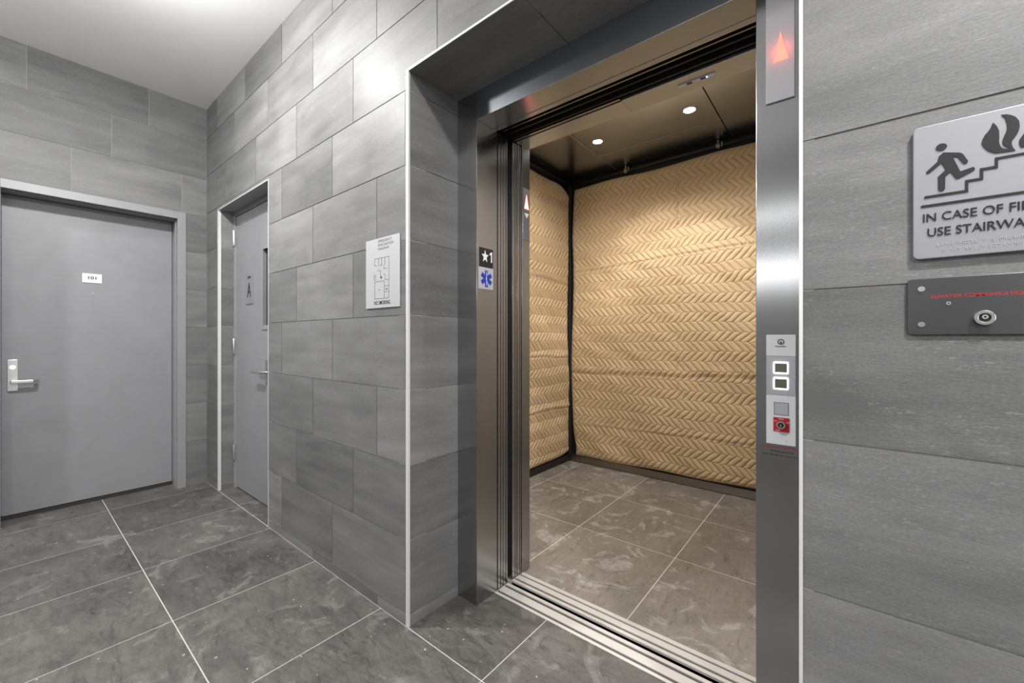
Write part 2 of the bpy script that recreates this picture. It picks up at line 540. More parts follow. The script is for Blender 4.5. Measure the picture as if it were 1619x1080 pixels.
# lift wall to the right of the portal
tiled('wall_right', PY(YWR), XPR, 3.2, 0, ZC, lambda i, vm: [0.62 + 0.2 * (i % 3) + 0.6 * k for k in range(6)],
      [0.03 + 0.31 * k for k in range(12)], back=0.14)
tiled('wall_portal_right', PXN(XPR), YWR + 0.002, YS + 0.0, 0, ZP, lambda i, vm: [], [0.03 + 0.31 * k for k in range(12)], back=0.02)
# portal jamb and soffit
tiled('wall_portal_left', PX(XP + 0.002), YW + 0.002, YS + 0.002, 0, ZP, lambda i, vm: [], [0.0456 + 0.305 * k for k in range(12)], back=0.06)
tiled('wall_portal_soffit', PC(ZP - 0.002), XP + 0.003, XPR, YW + 0.002, YS + 0.002, lambda i, vm: [-0.79, -0.19], [], back=0.06)
# niche reveals
tiled('wall_niche_left', PX(NX0 + 0.002), YW + 0.002, 1.134, 0, NZ, lambda i, vm: [], [0.0456 + 0.305 * k for k in range(12)], back=0.05)
tiled('wall_niche_right', PXN(NX1 - 0.002), YW + 0.002, 1.134, 0, NZ, lambda i, vm: [], [0.0456 + 0.305 * k for k in range(12)], back=0.05)
MB().box(PC(NZ - 0.002), NX0 + 0.003, NX1, YW + 0.002, 1.134, 0, -0.05).build('wall_niche_soffit', M['frame'], kind='structure')
# plain lobby walls behind the camera and at the far right
HX0, HX1 = -1.7, 0.5          # unseen strip window added in the rear wall for bright bands in the steel
b = MB()
for (a_, c_, e_, g_) in subtract((XL - 0.1, 3.2, 0, ZC), [(HX0, HX1, 1.72, 2.55)]): b.bx(a_, c_, -2.5, -2.4, e_, g_)
b.build('wall_rear', M['rearwall'], kind='structure')
b = MB()
for (a_, c_, e_, g_) in subtract((-2.5, 1.05, 0, ZC), [(-2.3, 0.9, 0.3, 2.5)]): b.bx(3.2, 3.3, a_, c_, e_, g_)
b.build('wall_far_right', M['rearwall'], kind='structure')
w1 = struct_root('added_window_1', (-0.6, -2.46, 1.72))  # added, unseen; only its reflected bands in the steel count
b = MB(); b.bx(HX0, HX1, -2.49, -2.44, 1.72, 1.76); b.bx(HX0, HX1, -2.49, -2.44, 1.99, 2.40); b.bx(HX0, HX1, -2.49, -2.44, 2.52, 2.55)
b.build('added_window_frame', M['frame'], w1)
w2 = struct_root('added_window_2', (3.25, -0.7, 0.3))  # unseen side window, added as soft fill for the lobby
b = MB(); b.frame(PX(3.23), -2.3, 0.9, 0.3, 2.5, 0.05, 0, 0.05); b.bx(3.23, 3.28, -0.73, -0.67, 0.35, 2.45); b.build('added_window_frame', M['satin'], w2)
def added_daylight(loc, rot, sx, sy, e):  # light panels behind the two added windows
    al = bpy.data.lights.new('added_daylight', 'AREA'); al.shape = 'RECTANGLE'; al.size = sx; al.size_y = sy; al.energy = e; al.color = (1.0, 1.0, 1.0)
    ao = bpy.data.objects.new('added_daylight', al); C.objects.link(ao); ao.location = loc; ao.rotation_euler = rot
added_daylight((-0.6, -2.50, 1.875), (R(90), 0, 0), 2.1, 0.22, 7)
added_daylight((-0.6, -2.50, 2.46), (R(90), 0, 0), 2.1, 0.11, 3.5)
added_daylight((3.32, -0.7, 1.4), (R(90), 0, R(90)), 3.0, 2.1, P_ADDED_WINDOW)

# metal edge trims
def trim(name, fn):
    b = MB(); fn(b); return b.build(name, M['trim'], kind='structure')
trim('trim_1', lambda b: b.bx(XP - 0.012, XP + 0.0032, YW - 0.0015, YW + 0.008, 0, ZP + 0.004))
trim('trim_2', lambda b: b.bx(XP - 0.007, XPR + 0.003, YW - 0.0015, YW + 0.007, ZP - 0.0015, ZP + 0.006))
trim('trim_3', lambda b: b.bx(NX0 - 0.018, NX0 + 0.0035, YW - 0.0015, YW + 0.016, 0, NZ + 0.004))
trim('trim_4', lambda b: b.bx(NX0 - 0.012, NX1 + 0.003, YW - 0.0015, YW + 0.006, NZ - 0.001, NZ + 0.005))
trim('trim_5', lambda b: b.bx(NX1 - 0.001, NX1 + 0.004, YW - 0.0015, YW + 0.006, 0, NZ))
trim('trim_6', lambda b: b.bx(XPR - 0.0015, XPR + 0.005, YWR - 0.0015, YWR + 0.007, 0, ZP + 0.6))

# ------------------------------------------------------------------ apartment door 101
d1 = struct_root('door_1', (XL - 0.16, (DY0 + DY1) / 2, 0))
XD = -4.198
b = MB()
fw = 0.052
# frame: face, jambs with stop, head with stop
for (ya, yb) in ((DY0 - fw, DY0), (DY1, DY1 + fw)):
    b.bx(XL - 0.012, XL + 0.004, ya, yb, 0, DZ + 0.055)
b.bx(XL - 0.012, XL + 0.004, DY0, DY1, DZ, DZ + 0.055)
b.bx(XD - 0.06, XL - 0.012, DY0 - fw, DY0, 0, DZ + 0.05)
b.bx(XD - 0.06, XL - 0.012, DY1, DY1 + fw, 0, DZ + 0.05)
b.bx(XD - 0.06, XL - 0.012, DY0, DY1, DZ, DZ + 0.05)
b.bx(XL - 0.075, XL - 0.045, DY1 - 0.006, DY1, 0, DZ)         # rabbet bead
b.bx(XL - 0.075, XL - 0.045, DY0, DY1, DZ - 0.006, DZ)
b.build('door_frame', M['frame'], d1, bevel=0.0015, label='grey painted steel frame')
leaf = MB().bx(XD - 0.045, XD, DY0 + 0.003, DY1 - 0.003, 0.026, DZ - 0.003).build('door_leaf', M['door'], d1, bevel=0.0015)
MB().bx(XD - 0.05, XD + 0.008, DY0, DY1, 0.0, 0.022).build('threshold', M['rubber'], d1, label='black rubber threshold')
pd = PX(XD)
esc = MB().rbox(pd, -0.0035, 0.040, 0.829, 1.032, 0, 0.008, 0.003).build('escutcheon', M['satin'], leaf, bevel=0.001, label='satin chrome lock plate')
kc = MB().ring(pd, 0.018, 0.983, 0.008, 0.0145, 0.008, 0.013); kc.disc(pd, 0.018, 0.983, 0.008, 0.008, 0.011)
kc.build('key_cylinder', M['chrome'], esc)
b = MB(); b.tube((XD + 0.006, 0.019, 0.889), (XD + 0.055, 0.019, 0.889), 0.010)
b.rbox(pd, 0.008, 0.108, 0.879, 0.899, 0.045, 0.060, 0.008)
lev = b.build('lever', M['satin'], esc, bevel=0.003, label='bright satin lever')
MB().rbox(pd, 0.108, 0.130, 0.881, 0.897, 0.028, 0.058, 0.004).build('lever_return', M['greyink'], esc, label='dark returned lever end')
pp = MB().ring(pd, 0.386, 1.494, 0.003, 0.0065, 0, 0.003, 20); pp.disc(pd, 0.386, 1.494, 0.003, 0, 0.002, 14)
pp.build('peephole', M['chrome'], leaf)

# number plate 101
s = thing('room_number_sign', 'small white plate reading 101 on the grey apartment door', 'sign', (XD, 0.381, 1.569))
MB().rbox(pd, 0.331, 0.430, 1.569, 1.634, 0, 0.005, 0.002).build('plate', M['white'], s, bevel=0.0005)
MB().text(pd, '101', 0.381, 1.594, 0.022, 0.005, 0.0062, 'CENTER', width=0.042, bold=0.022).build('lettering', M['ink'], s)
b = MB()
for k in range(4):
    for j in range(2):
        if (k + j) % 3: b.disc(pd, 0.364 + k * 0.008, 1.581 + j * 0.004, 0.0011, 0.005, 0.006, 8)
b.build('braille', M['white'], s)

# ------------------------------------------------------------------ stair door A in the niche
YD = 1.134
d2 = struct_root('door_2', ((NX0 + NX1) / 2, YD + 0.03, 0))
pn = PY(YD)
b = MB()
b.bx(NX0 - 0.03, NX0 + 0.024, YD - 0.012, YD + 0.10, 0, NZ)
b.bx(NX1 - 0.03, NX1 + 0.03, YD - 0.012, YD + 0.10, 0, NZ)
b.bx(NX0 + 0.024, NX1 - 0.03, YD - 0.012, YD + 0.10, 2.126, NZ)
b.build('door_frame', M['frame'], d2, bevel=0.001)
LX0, LX1 = NX0 + 0.027, NX1 - 0.033
b = MB()
WX0, WX1, WZ0, WZ1 = -3.177, -2.98, 1.262, 1.812
for (a, c, e, g) in subtract((LX0, LX1, 0.010, 2.123), [(WX0, WX1, WZ0, WZ1)]):
    b.bx(a, c, YD, YD + 0.045, e, g)
leaf2 = b.build('door_leaf', M['door'], d2)
MB().frame(pn, WX0 - 0.022, WX1 + 0.022, WZ0 - 0.03, WZ1 + 0.006, 0.022, 0, 0.006).build('vision_frame', M['frame'], leaf2, bevel=0.001)
MB().bx(WX0, WX1, YD + 0.018, YD + 0.024, WZ0, WZ1).build('vision_glass', M['glass'], leaf2, label='dark glass of the narrow door window')
for zz in (0.215, 1.045, 1.893):
    b = MB(); b.tube((NX0 + 0.020, YD - 0.018, zz), (NX0 + 0.020, YD - 0.018, zz + 0.125), 0.008)
    b.bx(NX0 + 0.020, NX0 + 0.032, YD - 0.018, YD - 0.0125, zz + 0.005, zz + 0.12)
    b.build('hinge', M['satin'], d2, bevel=0.0008)
b = MB(); b.tube((-3.10, YD, 0.935), (-3.10, YD - 0.055, 0.935), 0.010)
b.rbox(PY(YD - 0.045), -3.242, -3.09, 0.926, 0.945, 0, 0.014, 0.006)
b.rbox(pn, -3.125, -3.075, 0.86, 1.02, 0, 0.008, 0.004)
b.build('lever', M['satin'], leaf2, bevel=0.001)
s = thing('stair_sign', 'grey stair identification plate with a tall black letter A beside the niche door hinges', 'sign', (-3.435, YD, 1.426))
MB().rbox(pn, -3.505, -3.360, 1.426, 1.651, 0, 0.006, 0.003).build('plate', M['lilac'], s, bevel=0.001)
b = MB(); b.text(pn, 'A', -3.432, 1.477, 0.112, 0.006, 0.0075, 'CENTER', width=0.070)
b.text(pn, 'STAIR', -3.432, 1.616, 0.016, 0.006, 0.0075, 'CENTER', width=0.062)
b.build('lettering', M['ink'], s)
b = MB()
for k in range(5):
    for j in range(3):
        if (k * 2 + j) % 3: b.disc(pn, -3.452 + k * 0.008, 1.446 + j * 0.005, 0.0012, 0.006, 0.0072, 8)
b.build('braille', M['lilac'], s)

# ------------------------------------------------------------------ evacuation plan sheet on the tiled pier
pw = PY(YW)
s = thing('evacuation_plan_sign', 'silver sheet with a small floor plan and NO SMOKING on the tiled pier', 'sign', (-1.548, YW, 1.303))
MB().poly(pw, [(-1.675, 1.303), (-1.424, 1.303), (-1.424, 1.605), (-1.675, 1.605)], 0.0005, 0.0045).build('sheet', M['signsilver'], s)
b = MB()
b.text(pw, 'EMERGENCY', -1.528, 1.586, 0.012, 0.0045, 0.005, 'CENTER', width=0.098)
b.text(pw, 'EVACUATION', -1.523, 1.569, 0.012, 0.0045, 0.005, 'CENTER', width=0.112)
b.text(pw, 'DIAGRAM', -1.538, 1.553, 0.011, 0.0045, 0.005, 'CENTER', width=0.078)
b.build('heading', M['greyink'], s)
MB().text(pw, 'NO SMOKING', -1.549, 1.317, 0.017, 0.0045, 0.005, 'CENTER', width=0.118, bold=0.012).build('lettering', M['ink'], s)
b = MB()
T = 0.0013
def pl_(pts): b.stroke(pw, pts, T, 0.0045, 0.005)
pl_([(-1.605, 1.518), (-1.498, 1.518), (-1.498, 1.343), (-1.605, 1.343), (-1.605, 1.417), (-1.532, 1.417), (-1.532, 1.343)])
for x in (-1.575, -1.552, -1.528): pl_([(x, 1.518), (x, 1.487)])
pl_([(-1.605, 1.518), (-1.605, 1.488), (-1.585, 1.488)]); pl_([(-1.57, 1.487), (-1.545, 1.487)]); pl_([(-1.535, 1.487), (-1.535, 1.470), (-1.515, 1.470)])
pl_([(-1.585, 1.465), (-1.56, 1.465), (-1.56, 1.432)]); pl_([(-1.61, 1.45), (-1.61, 1.425), (-1.59, 1.425)]); pl_([(-1.60, 1.45), (-1.60, 1.43)])
pl_([(-1.54, 1.445), (-1.525, 1.445), (-1.525, 1.42), (-1.498, 1.42)]); pl_([(-1.532, 1.395), (-1.498, 1.395)]); pl_([(-1.532, 1.37), (-1.498, 1.37)])
b.box(pw, -1.559, -1.551, 1.430, 1.438, 0.0045, 0.0052); b.box(pw, -1.572, -1.568, 1.379, 1.383, 0.0045, 0.0052); b.box(pw, -1.518, -1.511, 1.378, 1.384, 0.0045, 0.0052)
b.build('floor_plan', M['ink'], s)

# ------------------------------------------------------------------ use-stairway sign
SY = YWR
pr = PY(SY); t0, t1 = 0.009, 0.0105
s = thing('fire_stairway_sign', 'large grey plaque with a figure running from flames above IN CASE OF FIRE', 'sign', (0.214, SY, 1.3125))
MB().rbox(pr, 0.095, 0.333, 1.3125, 1.5505, 0, t0, 0.008).build('plate', M['lilac'], s, bevel=0.0015)
b = MB()
b.disc(pr, 0.1306, 1.5070, 0.0062, t0, t1, 22, ru=0.0068)
b.poly(pr, [(0.1328, 1.4968), (0.1522, 1.4912), (0.156, 1.488), (0.1625, 1.4736), (0.161, 1.4702), (0.1572, 1.4705), (0.1502, 1.4839), (0.1440, 1.4862), (0.1532, 1.4585), (0.1680, 1.4622), (0.1702, 1.4600), (0.1696, 1.4560), (0.1512, 1.4463), (0.1482, 1.4470), (0.1421, 1.4600), (0.1353, 1.4544), (0.1349, 1.4325), (0.1330, 1.4296), (0.1290, 1.4296), (0.1268, 1.4334), (0.1266, 1.4559), (0.1359, 1.4661), (0.1310, 1.4786), (0.1149, 1.4643), (0.1118, 1.4655), (0.1122, 1.4686), (0.1262, 1.4830), (0.1276, 1.4917)], t0, t1)
b.build('running_figure', M['ink'], s)
b = MB()
b.poly(pr, [(0.1095, 1.4249), (0.1592, 1.4251), (0.1592, 1.4418), (0.1761, 1.4418), (0.1761, 1.4576), (0.1928, 1.4576), (0.1928, 1.4712), (0.30, 1.4712), (0.30, 1.4675), (0.1959, 1.4675), (0.1959, 1.4534), (0.1796, 1.4534), (0.1796, 1.4379), (0.1625, 1.4379), (0.1625, 1.4210), (0.1095, 1.4210)], t0, t1)
b.box(pr, 0.1052, 0.322, 1.4050, 1.4090, t0, t1)
b.build('stairs_pictogram', M['ink'], s)
b = MB()
b.poly(pr, [(0.1905, 1.5302), (0.1945, 1.523), (0.1970, 1.5145), (0.1972, 1.503), (0.1970, 1.4948), (0.1985, 1.488), (0.2011, 1.4840), (0.205, 1.482), (0.2093, 1.4811), (0.2125, 1.479), (0.2147, 1.4768), (0.204, 1.4772), (0.1937, 1.4782), (0.1880, 1.482), (0.1843, 1.4858), (0.180, 1.493), (0.1780, 1.4991), (0.1790, 1.506), (0.1815, 1.5123), (0.185, 1.517), (0.1881, 1.5225)], t0, t1)
b.poly(pr, [(0.1998, 1.5400), (0.205, 1.539), (0.2102, 1.5359), (0.215, 1.531), (0.2182, 1.5243), (0.219, 1.517), (0.2186, 1.5104), (0.217, 1.504), (0.2138, 1.4980), (0.211, 1.493), (0.2105, 1.4879), (0.212, 1.482), (0.2141, 1.4780), (0.2093, 1.4811), (0.2045, 1.486), (0.2015, 1.491), (0.2012, 1.4975), (0.2029, 1.5042), (0.205, 1.510), (0.2062, 1.5158), (0.206, 1.523), (0.2040, 1.533)], t0, t1)
b.poly(pr, [(0.227, 1.508), (0.2237, 1.502), (0.221, 1.4975), (0.2191, 1.4936), (0.2187, 1.4865), (0.2209, 1.4800), (0.232, 1.479), (0.243, 1.4785), (0.249, 1.485), (0.250, 1.495), (0.245, 1.507), (0.2405, 1.515), (0.240, 1.527), (0.233, 1.519), (0.230, 1.512)], t0, t1)
b.build('flames_pictogram', M['ink'], s)
b = MB()
b.text(pr, 'IN CASE OF FIRE', 0.1078, 1.3785, 0.0150, t0, t1, 'LEFT', width=0.1325)
b.text(pr, 'USE STAIRWAY', 0.1135, 1.3520, 0.0150, t0, t1, 'LEFT', width=0.1225)
b.build('lettering', M['ink'], s)
b = MB(); rnd = random.Random(4)
for row, (ua, ub, vz) in enumerate([(0.125, 0.30, 1.334), (0.132, 0.27, 1.3235)]):
    u = ua
    while u < ub:
        if rnd.random() < 0.84:
            for a in (0, 0.0019):
                for c in (0, 0.0019, 0.0038):
                    if rnd.random() < 0.52: b.disc(pr, u + a, vz + c, 0.0007, t0, t0 + 0.0007, 7)
        u += 0.0046
b.build('braille', M['satin'], s)

# ------------------------------------------------------------------ communication-failure panel
s = thing('communication_panel', 'dark stainless plate with key switch and red ELEVATOR COMMUNICATIONS lettering', 'panel', (0.255, SY, 1.177))
MB().rbox(pr, 0.0876, 0.43, 1.1766, 1.278, 0, 0.005, 0.007).build('plate', steel_mat('dark_brushed_plate', (0.12, 0.12, 0.123), 0.3, 'X', 0.6), s, bevel=0.0008)
MB().text(pr, 'ELEVATOR COMMUNICATIONS FAILURE', 0.1186, 1.2418, 0.0062, 0.005, 0.0054, 'LEFT', width=0.145, bold=0.006).build('lettering', M['redink'], s)
for (u, v) in ((0.1059, 1.2593), (0.1059, 1.1954), (0.41, 1.2593), (0.41, 1.1954)):
    b = MB(); b.ring(pr, u, v, 0.0017, 0.0048, 0.005, 0.0068, 18); b.disc(pr, u, v, 0.0017, 0.005, 0.0058, 8)
    b.build('screw', M['chrome'], s)
b = MB(); b.ring(pr, 0.181, 1.205, 0.0072, 0.0125, 0.005, 0.014, 28); sw = b.build('key_switch', M['chrome'], s, bevel=0.001)
b = MB(); b.disc(pr, 0.181, 1.205, 0.0072, 0.005, 0.0115, 24); cy = b.build('lock_core', M['ink'], sw)
MB().ring(pr, 0.1815, 1.2065, 0.0016, 0.0038, 0.0115, 0.0125, 16).build('keyway_ring', M['satin'], sw)
b = MB(); b.ring(pr, 0.1398, 1.2319, 0.0015, 0.0030, 0.005, 0.0062, 16); b.build('led', M['satin'], s)

# ------------------------------------------------------------------ stainless entrance frame
ef = thing('elevator_entrance_frame', 'brushed stainless steel surround lining the tiled lift portal', 'door frame', (-0.72, YS + 0.06, 0))
XJ = XP + 0.0025
b = MB(); b.bx(XJ, XS, YS, YT, 0, ZS); b.bx(XJ, XS, YS, YT, ZS, ZP - 0.0015); b.build('left_jamb', M['steelV'], ef, bevel=0.0012)
b = MB(); b.bx(XR, XPR + 0.03, YS, YT, 0, ZP - 0.0015); b.build('right_jamb', M['steelV'], ef, bevel=0.0012)
b = MB(); b.bx(XS, XR, YS, YT - 0.03, ZS, ZP - 0.0015); b.bx(XS, XR, YT - 0.027, YT, ZS, ZP - 0.0015); b.build('header', M['steelH'], ef, bevel=0.0012)

# floor designation plates on the left reveal
pv = PX(XS)
s = thing('floor_designation_plate', 'black plate with white star and number 1 on the left steel reveal', 'sign', (XS, 1.353, 1.489))
MB().box(pv, 1.310, 1.398, 1.489, 1.574, 0, 0.002).build('plate', M['ink'], s, bevel=0.0004)
b = MB()
star = [(1.3445 + (0.023 if k % 2 == 0 else 0.0095) * math.sin(k * math.pi / 5), 1.536 + (0.029 if k % 2 == 0 else 0.012) * math.cos(k * math.pi / 5)) for k in range(10)]
b.poly(pv, star, 0.002, 0.003); b.build('star', M['white'], s)
b = MB()
b.poly(pv, [(1.3835, 1.514), (1.3905, 1.514), (1.3905, 1.561), (1.3845, 1.561), (1.3745, 1.552), (1.3745, 1.545), (1.3835, 1.551)], 0.002, 0.003)
b.build('numeral', M['white'], s)
s = thing('medical_symbol_plate', 'pale plate with blue six-armed medical star below the floor number plate', 'sign', (XS, 1.353, 1.391))
MB().box(pv, 1.304, 1.400, 1.391, 1.4875, 0, 0.0012).build('plate', M['silver'], s)
b = MB()
for a in (0, 60, 120):
    ca, sa = math.cos(R(a)), math.sin(R(a)); hl, hw = 0.0375, 0.0095
    P = [(-hw, -hl), (hw, -hl), (hw, hl), (-hw, hl)]
    b.poly(pv, [(1.3541 + (x * ca - y * sa) * 0.98, 1.4375 + (x * sa + y * ca)) for x, y in P], 0.0012, 0.002 + a * 1e-6)
sol = b.build('star_of_life', M['blue'], s)
b = MB(); b.box(pv, 1.3529, 1.3553, 1.405, 1.471, 0.0023, 0.0028)
sn = [(1.3541 + 0.0052 * math.sin(k / 12 * 2 * math.pi * 1.5) * (1 - 0.35 * k / 12), 1.412 + k * 0.0044) for k in range(13)]
b.stroke(pv, sn, 0.0016, 0.0023, 0.0028); b.build('serpent_staff', M['white'], sol)

# ------------------------------------------------------------------ hall lantern and call station on the right jamb
pj = PY(YS)
s = thing('hall_lantern', 'tall glass lantern with glowing red up triangle on the steel jamb', 'indicator light', (-0.135, YS, 1.80))
MB().rbox(pj, -0.167, -0.103, 1.80, 2.13, 0, 0.006, 0.001).build('glass_plate', M['glasswhite'], s, bevel=0.0006)
MB().poly(pj, [(-0.1500, 1.903), (-0.1155, 1.903), (-0.1335, 1.980)], 0.006, 0.0068).build('up_arrow', M['red_lit'], s, label='glowing red up triangle')
li = bpy.data.lights.new('red_glow', 'POINT'); li.energy = 0.05; li.color = (1, 0.08, 0.06); li.shadow_soft_size = 0.012
lo = bpy.data.objects.new('red_glow', li); C.objects.link(lo); lo.location = (-0.133, YS - 0.022, 1.93)

s = thing('call_station', 'white hall call panel with two lit square buttons and a red key label', 'call panel', (-0.1335, YS, 0.8895))
T3 = 0.006
MB().rbox(pj, -0.166, -0.1005, 1.1238, 1.180, 0, T3, 0.001).build('logo_plate', M['white'], s, bevel=0.0004)
MB().rbox(pj, -0.166, -0.1005, 1.0200, 1.1232, 0, T3 - 0.0006, 0.001).build('button_plate', M['silver'], s, bevel=0.0004)
MB().rbox(pj, -0.166, -0.1005, 0.8895, 1.0194, 0, T3, 0.001).build('key_plate', M['white'], s, bevel=0.0004)
b = MB(); b.ring(pj, -0.133, 1.1612, 0.0050, 0.0078, T3, T3 + 0.0006, 30); b.box(pj, -0.1352, -0.1308, 1.1550, 1.1600, T3, T3 + 0.0006)
b.poly(pj, [(-0.1362, 1.1600), (-0.1298, 1.1600), (-0.133, 1.1628)], T3, T3 + 0.0006)
b.build('logo', M['greyink'], s)
MB().text(pj, 'Schindler', -0.1335, 1.1475, 0.0042, T3, T3 + 0.0005, 'CENTER', width=0.0245, bold=0.01).build('lettering', M['greyink'], s)
for (za, zb) in ((1.0765, 1.1085), (1.0350, 1.0675)):
    bt = MB().rbox(pj, -0.1498, -0.1160, za, zb, T3 - 0.0006, T3 + 0.002, 0.003).build('call_button', M['white_lit'], s, label='square button with white lit rim')
    MB().rbox(pj, -0.1462, -0.1194, za + 0.0042, zb - 0.0042, T3 + 0.002, T3 + 0.003, 0.0015).build('button_face', M['button'], bt)
b = MB(); b.frame(pj, -0.1485, -0.1158, 0.9675, 1.0012, 0.0013, T3, T3 + 0.0006)
b.build('screen_border', M['greyink'], s)
MB().box(pj, -0.1472, -0.1171, 0.9688, 0.9999, T3 - 0.0002, T3 + 0.0003).build('screen', plain('pale_display', (0.48, 0.51, 0.56), 0.2), s)
MB().disc(pj, -0.127, 0.9265, 0.0120, T3, T3 + 0.0004, 24).build('sensor_disc', M['silver'], s)
kl = MB().rbox(pj, -0.1498, -0.1145, 0.9235, 0.9612, T3 + 0.0002, T3 + 0.0012, 0.001).build('key_label', M['redlabel'], s, label='square red label around the key lock')
MB().text(pj, 'FIRE', -0.132, 0.9557, 0.0038, T3 + 0.0012, T3 + 0.0016, 'CENTER', width=0.011).build('lettering', M['white'], kl)
b = MB(); b.text(pj, 'ON', -0.1180, 0.9475, 0.0032, T3 + 0.0012, T3 + 0.0016, 'CENTER').build('lettering', M['white'], kl); b = MB(); b.text(pj, 'OFF', -0.1450, 0.9500, 0.0030, T3 + 0.0012, T3 + 0.0016, 'CENTER').build('lettering', M['white'], kl); b = MB(); b.text(pj, 'RESET', -0.1400, 0.9256, 0.0030, T3 + 0.0012, T3 + 0.0016, 'CENTER')
b.build('lettering', M['white'], kl)
kk = MB().ring(pj, -0.1325, 0.9420, 0.0065, 0.0100, T3 + 0.0012, T3 + 0.006, 26).build('key_lock', M['chrome'], s)
MB().disc(pj, -0.1325, 0.9420, 0.0066, T3 + 0.0012, T3 + 0.0045, 22).build('lock_core', M['ink'], kk)
MB().rbox(pj, -0.1345, -0.1312, 0.9385, 0.9440, T3 + 0.0045, T3 + 0.0055, 0.001).build('keyway', M['chrome'], kk)
MB().disc(pj, -0.1203, 0.9010, 0.0011, T3, T3 + 0.0006, 10).build('led', M['greyink'], s)
b = MB(); b.text(pj, "FIREFIGHTERS' OPERATION", -0.1745, 0.8772, 0.0052, 0, 0.0004, 'LEFT', width=0.0790, bold=0.012)
tag(b.build('fire_service_heading', M['redink']), 'small red lettering line on the steel jamb below the call panel', 'lettering')
b = MB(); b.text(pj, 'TO RECALL ELEVATORS', -0.1325, 0.8672, 0.0042, 0, 0.0004, 'CENTER', width=0.0530, bold=0.008)
b.text(pj, 'INSERT FIRE KEY AND TURN TO ON', -0.1745, 0.8572, 0.0042, 0, 0.0004, 'LEFT', width=0.0800, bold=0.008)
tag(b.build('fire_service_text', M['ink']), 'two lines of small black lettering on the steel jamb under the red line', 'lettering')

# ------------------------------------------------------------------ sills
hs = thing('hall_door_sill', 'worn aluminium threshold on the lobby side of the dark running gap', 'sill', (-0.72, 1.465, -0.03))
b = MB()
XA, XB = XS - 0.75, XPR + 0.2
b.bx(XS, XR, 1.4125, 1.4270, -0.03, 0.0005)
b.bx(XS, XR, 1.4400, 1.4785, -0.03, 0.0010)
b.bx(XS, XR, 1.4932, 1.5105, -0.03, 0.0010)
b.bx(XA, XR, 1.4270, 1.5105, -0.03, -0.008)
b.build('sill_plate', M['sill'], hs)
MB().bx(XS, XR, 1.4270, 1.4400, -0.008, -0.002).build('groove_floor', M['groove'], hs); MB().bx(XS, XR, 1.4785, 1.4932, -0.008, -0.002).build('groove_floor', M['groove'], hs)
cs = thing('car_door_sill', 'grooved aluminium threshold along the edge of the dusty car floor', 'sill', (-0.72, 1.58, -0.03))
b = MB()
b.bx(XS, XR, 1.5368, 1.5535, -0.03, 0.0010); b.bx(XS, XR, 1.5662, 1.5955, -0.03, 0.0010); b.bx(XS, XR, 1.6055, 1.6258, -0.03, 0.0010)
b.bx(XA, XR, 1.5368, 1.6258, -0.03, -0.008)
b.build('sill_plate', M['sill'], cs)
MB().bx(XS, XR, 1.5535, 1.5662, -0.008, -0.004).build('groove_floor', M['groove'], cs); MB().bx(XS, XR, 1.5955, 1.6055, -0.008, -0.004).build('groove_floor', M['groove'], cs)
MB().bx(XA, XB, 1.40, 1.66, -0.35, -0.30).build('hoistway_ledge', M['groove'], kind='structure')

# ------------------------------------------------------------------ sliding door panels, parked in the left pocket (edges visible)
def panel(name, lab, y0, y1, xe, slot):
    t = thing(name, lab, 'elevator door', ((XA + xe) / 2, (y0 + y1) / 2, 0.004), 'sliding elevator door panels')
    b = MB(); b.bx(XA, xe, y0, y1, 0.004, 2.126); b.build('panel', M['steelV'], t, bevel=0.001)
    b = MB(); b.bx(xe - 0.001, xe + 0.0006, y0 + slot, y0 + slot + 0.0035, 0.006, 2.125)
    b.build('edge_bead', M['black'], t)
panel('hall_door_panel', 'outermost retracted stainless door edge, next to the star plate reveal', 1.439, 1.476, XS - 0.004, 0.018)
panel('hall_door_panel', 'second retracted stainless door edge, just before the dark gap', 1.480, 1.510, XS - 0.005, 0.016)
panel('car_door_panel', 'third retracted stainless door edge, just behind the dark gap', 1.545, 1.581, XS - 0.004, 0.020)
panel('car_door_panel', 'innermost retracted stainless door edge, against the car jamb', 1.585, 1.612, XS - 0.003, 0.014)
t = thing('door_gap_strip', 'dark vertical strip filling the gap between hall and car door panels', 'filler', (XS - 0.02, 1.527, 0.004))
MB().bx(XS - 0.05, XS - 0.03, 1.512, 1.543, 0.004, 2.125).build('strip', M['rubber'], t)  # plain dark strip that closes the gap between the panel pairs

# door gear above the opening
t = thing('hall_door_track', 'black door hanger track above the opening on the lobby side', 'door track', (-0.9, 1.48, 2.13))
b = MB(); b.bx(XA, XR + 0.1, 1.435, 1.455, 2.150, 2.30); b.bx(XA, XR + 0.1, 1.505, 1.515, 2.146, 2.30); b.build('track', M['black'], t)
MB().bx(XA, XR + 0.1, 1.462, 1.468, 2.14, 2.16).build('rail_lip', M['steelD'], t)
MB().bx(XA, XR + 0.1, 1.43, 1.56, 2.30, 2.32).build('cover', M['black'], t)
t = thing('car_door_track', 'black door hanger track nearest the car above the opening', 'door track', (-0.9, 1.545, 2.13))
b = MB(); b.bx(XA, XR + 0.1, 1.535, 1.543, 2.135, 2.28); b.build('track', M['black'], t)
MB().bx(XA, -0.705, 1.548, 1.560, 2.131, 2.16).build('rail_lip', M['steelD'], t)

